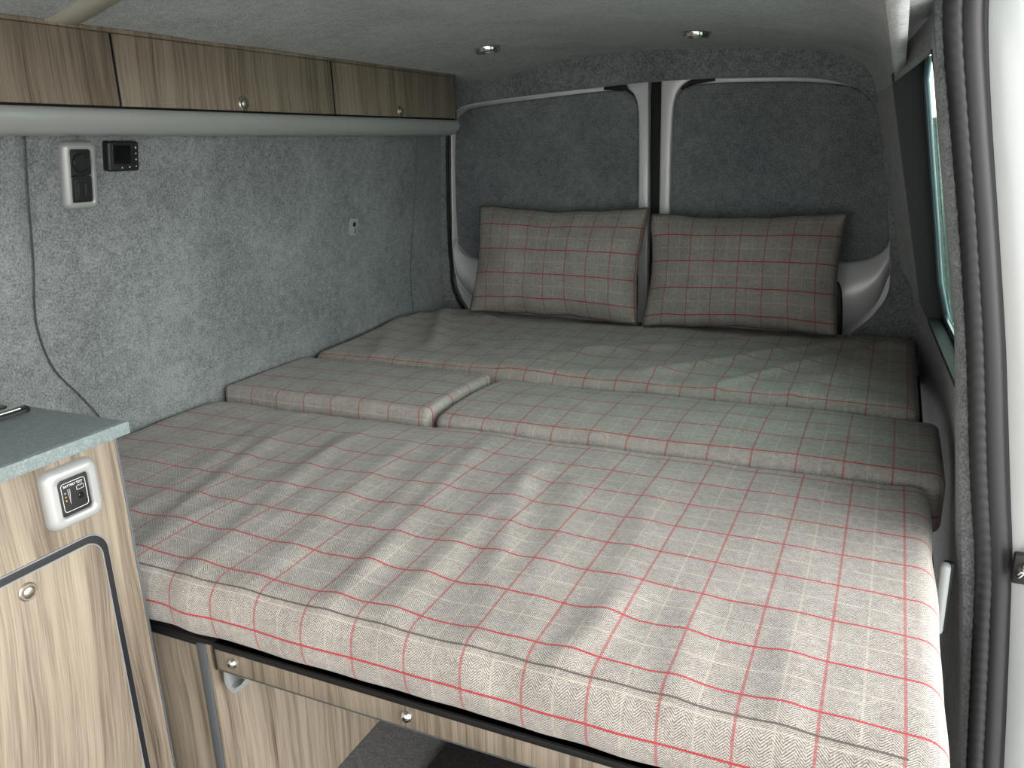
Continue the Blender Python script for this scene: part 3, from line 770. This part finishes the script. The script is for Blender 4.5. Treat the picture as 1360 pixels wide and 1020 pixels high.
# ------------------------------------------------------------------ overhead lockers
LX, LZ0, LZ1, LY0, LY1 = .232, 1.191, 1.314, FY+.05, 2.312
ol = thing('overhead_locker', 'long row of ash wood overhead lockers along the carpeted wall', 'locker', (0, 0, 0))
box('carcass', .085, LX-.018, LY0, LY1-.001, 1.170, 1.3145, 'wood', ol, .001)
box('end_panel', .085, LX+.002, LY1-.003, LY1+.004, 1.152, 1.3215, 'edge', ol, .001)
for a, b, ky in ((LY0+.002, 1.0748, .70), (1.0778, 1.6962, 1.384), (1.6992, LY1-.004, 1.994)):
    d = box('door', LX-.016, LX, a, b, LZ0+.003, LZ1, 'wood', ol, .001)
    box('edge_strip', LX-.0165, LX+.0006, a-.0006, a+.0009, LZ0+.003, LZ1, 'black', d, .0004)
    box('edge_strip', LX-.0165, LX+.0006, b-.0009, b+.0006, LZ0+.003, LZ1, 'black', d, .0004)
    catch((LX, ky, 1.209), (1, 0, 0), d, 1.0)
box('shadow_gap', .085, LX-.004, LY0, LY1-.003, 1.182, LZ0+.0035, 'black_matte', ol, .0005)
box('top_strip', LX-.030, LX+.004, LY0, LY1+.004, LZ1+.001, 1.3225, 'wood', ol, .002)
bm = bmesh.new(); prof = arc([(.085, 1.152), (.17, 1.146), (LX-.020, 1.147), (LX-.003, 1.153), (LX+.008, 1.167), (LX+.010, 1.180), (LX+.006, 1.1885), (LX-.002, 1.190)], 4)+[(.085, 1.182)]
add_loft(bm, [[Vector((a, y, b)) for a, b in prof] for y in (LY0, LY1+.002)]); from_bm('light_rail', bm, 'rail', ol)

# ------------------------------------------------------------------ daylight and camera
SKY_SIDE, SKY_FRONT = 7.5, 3.0
SUN_DIR, SUN_PATCH = (.78, -.10, .66), 10.0
wd = bpy.data.worlds.new('overcast'); SC.world = wd; wd.use_nodes = True; nt = wd.node_tree
bg = nt.nodes['Background']; tc = nt.nodes.new('ShaderNodeTexCoord'); sx = nt.nodes.new('ShaderNodeSeparateXYZ'); rp = nt.nodes.new('ShaderNodeValToRGB')
nt.links.new(tc.outputs['Generated'], sx.inputs[0]); nt.links.new(sx.outputs[2], rp.inputs[0]); nt.links.new(rp.outputs[0], bg.inputs[0])
e = rp.color_ramp.elements; e[0].position = 0; e[0].color = (1, .99, .975, 1); e[1].position = .8; e[1].color = (.208, .21, .212, 1)
# hazy sky, brightest low down ahead of the van, duller on the side of the open door
mr = nt.nodes.new('ShaderNodeMapRange'); mr.interpolation_type = 'SMOOTHSTEP'
for k, v in (('From Min', .25), ('From Max', -.85), ('To Min', SKY_SIDE), ('To Max', SKY_FRONT)): mr.inputs[k].default_value = v
nt.links.new(sx.outputs[1], mr.inputs['Value']); 
# and a broad bright patch of thin cloud where the hidden sun stands, off to the open side
sun = Vector(SUN_DIR).normalized(); dp = nt.nodes.new('ShaderNodeVectorMath'); dp.operation = 'DOT_PRODUCT'; dp.inputs[1].default_value = sun
nt.links.new(tc.outputs['Generated'], dp.inputs[0])
m2 = nt.nodes.new('ShaderNodeMapRange'); m2.interpolation_type = 'SMOOTHSTEP'
for k, v in (('From Min', .45), ('From Max', .98), ('To Min', 0), ('To Max', SUN_PATCH)): m2.inputs[k].default_value = v
ad = nt.nodes.new('ShaderNodeMath'); ad.operation = 'ADD'
nt.links.new(dp.outputs['Value'], m2.inputs['Value']); nt.links.new(m2.outputs[0], ad.inputs[0]); nt.links.new(mr.outputs[0], ad.inputs[1]); nt.links.new(ad.outputs[0], bg.inputs[1])

cam = bpy.data.cameras.new('camera'); co = bpy.data.objects.new('camera', cam); COL.objects.link(co)
cam.sensor_width = 36; cam.lens = 1068.61/1360*36; cam.clip_start = .02
a, b, c = -.44303071, .28460691, -.03369340
Rz = Matrix.Rotation(a, 3, 'Z'); Rx = Matrix.Rotation(b, 3, 'X'); Ry = Matrix.Rotation(c, 3, 'Y')
W = Ry @ Rx @ Rz                                              # world -> (right, forward, up)
r, f, u = W[0], W[1], W[2]
co.matrix_world = Matrix(((r.x, u.x, -f.x, 1.49), (r.y, u.y, -f.y, 0), (r.z, u.z, -f.z, 1.10), (0, 0, 0, 1)))
SC.camera = co
vs = SC.view_settings; vs.view_transform = 'Standard'; vs.look = 'None'; vs.exposure = -0.16; vs.gamma = 1; vs.use_curve_mapping = False
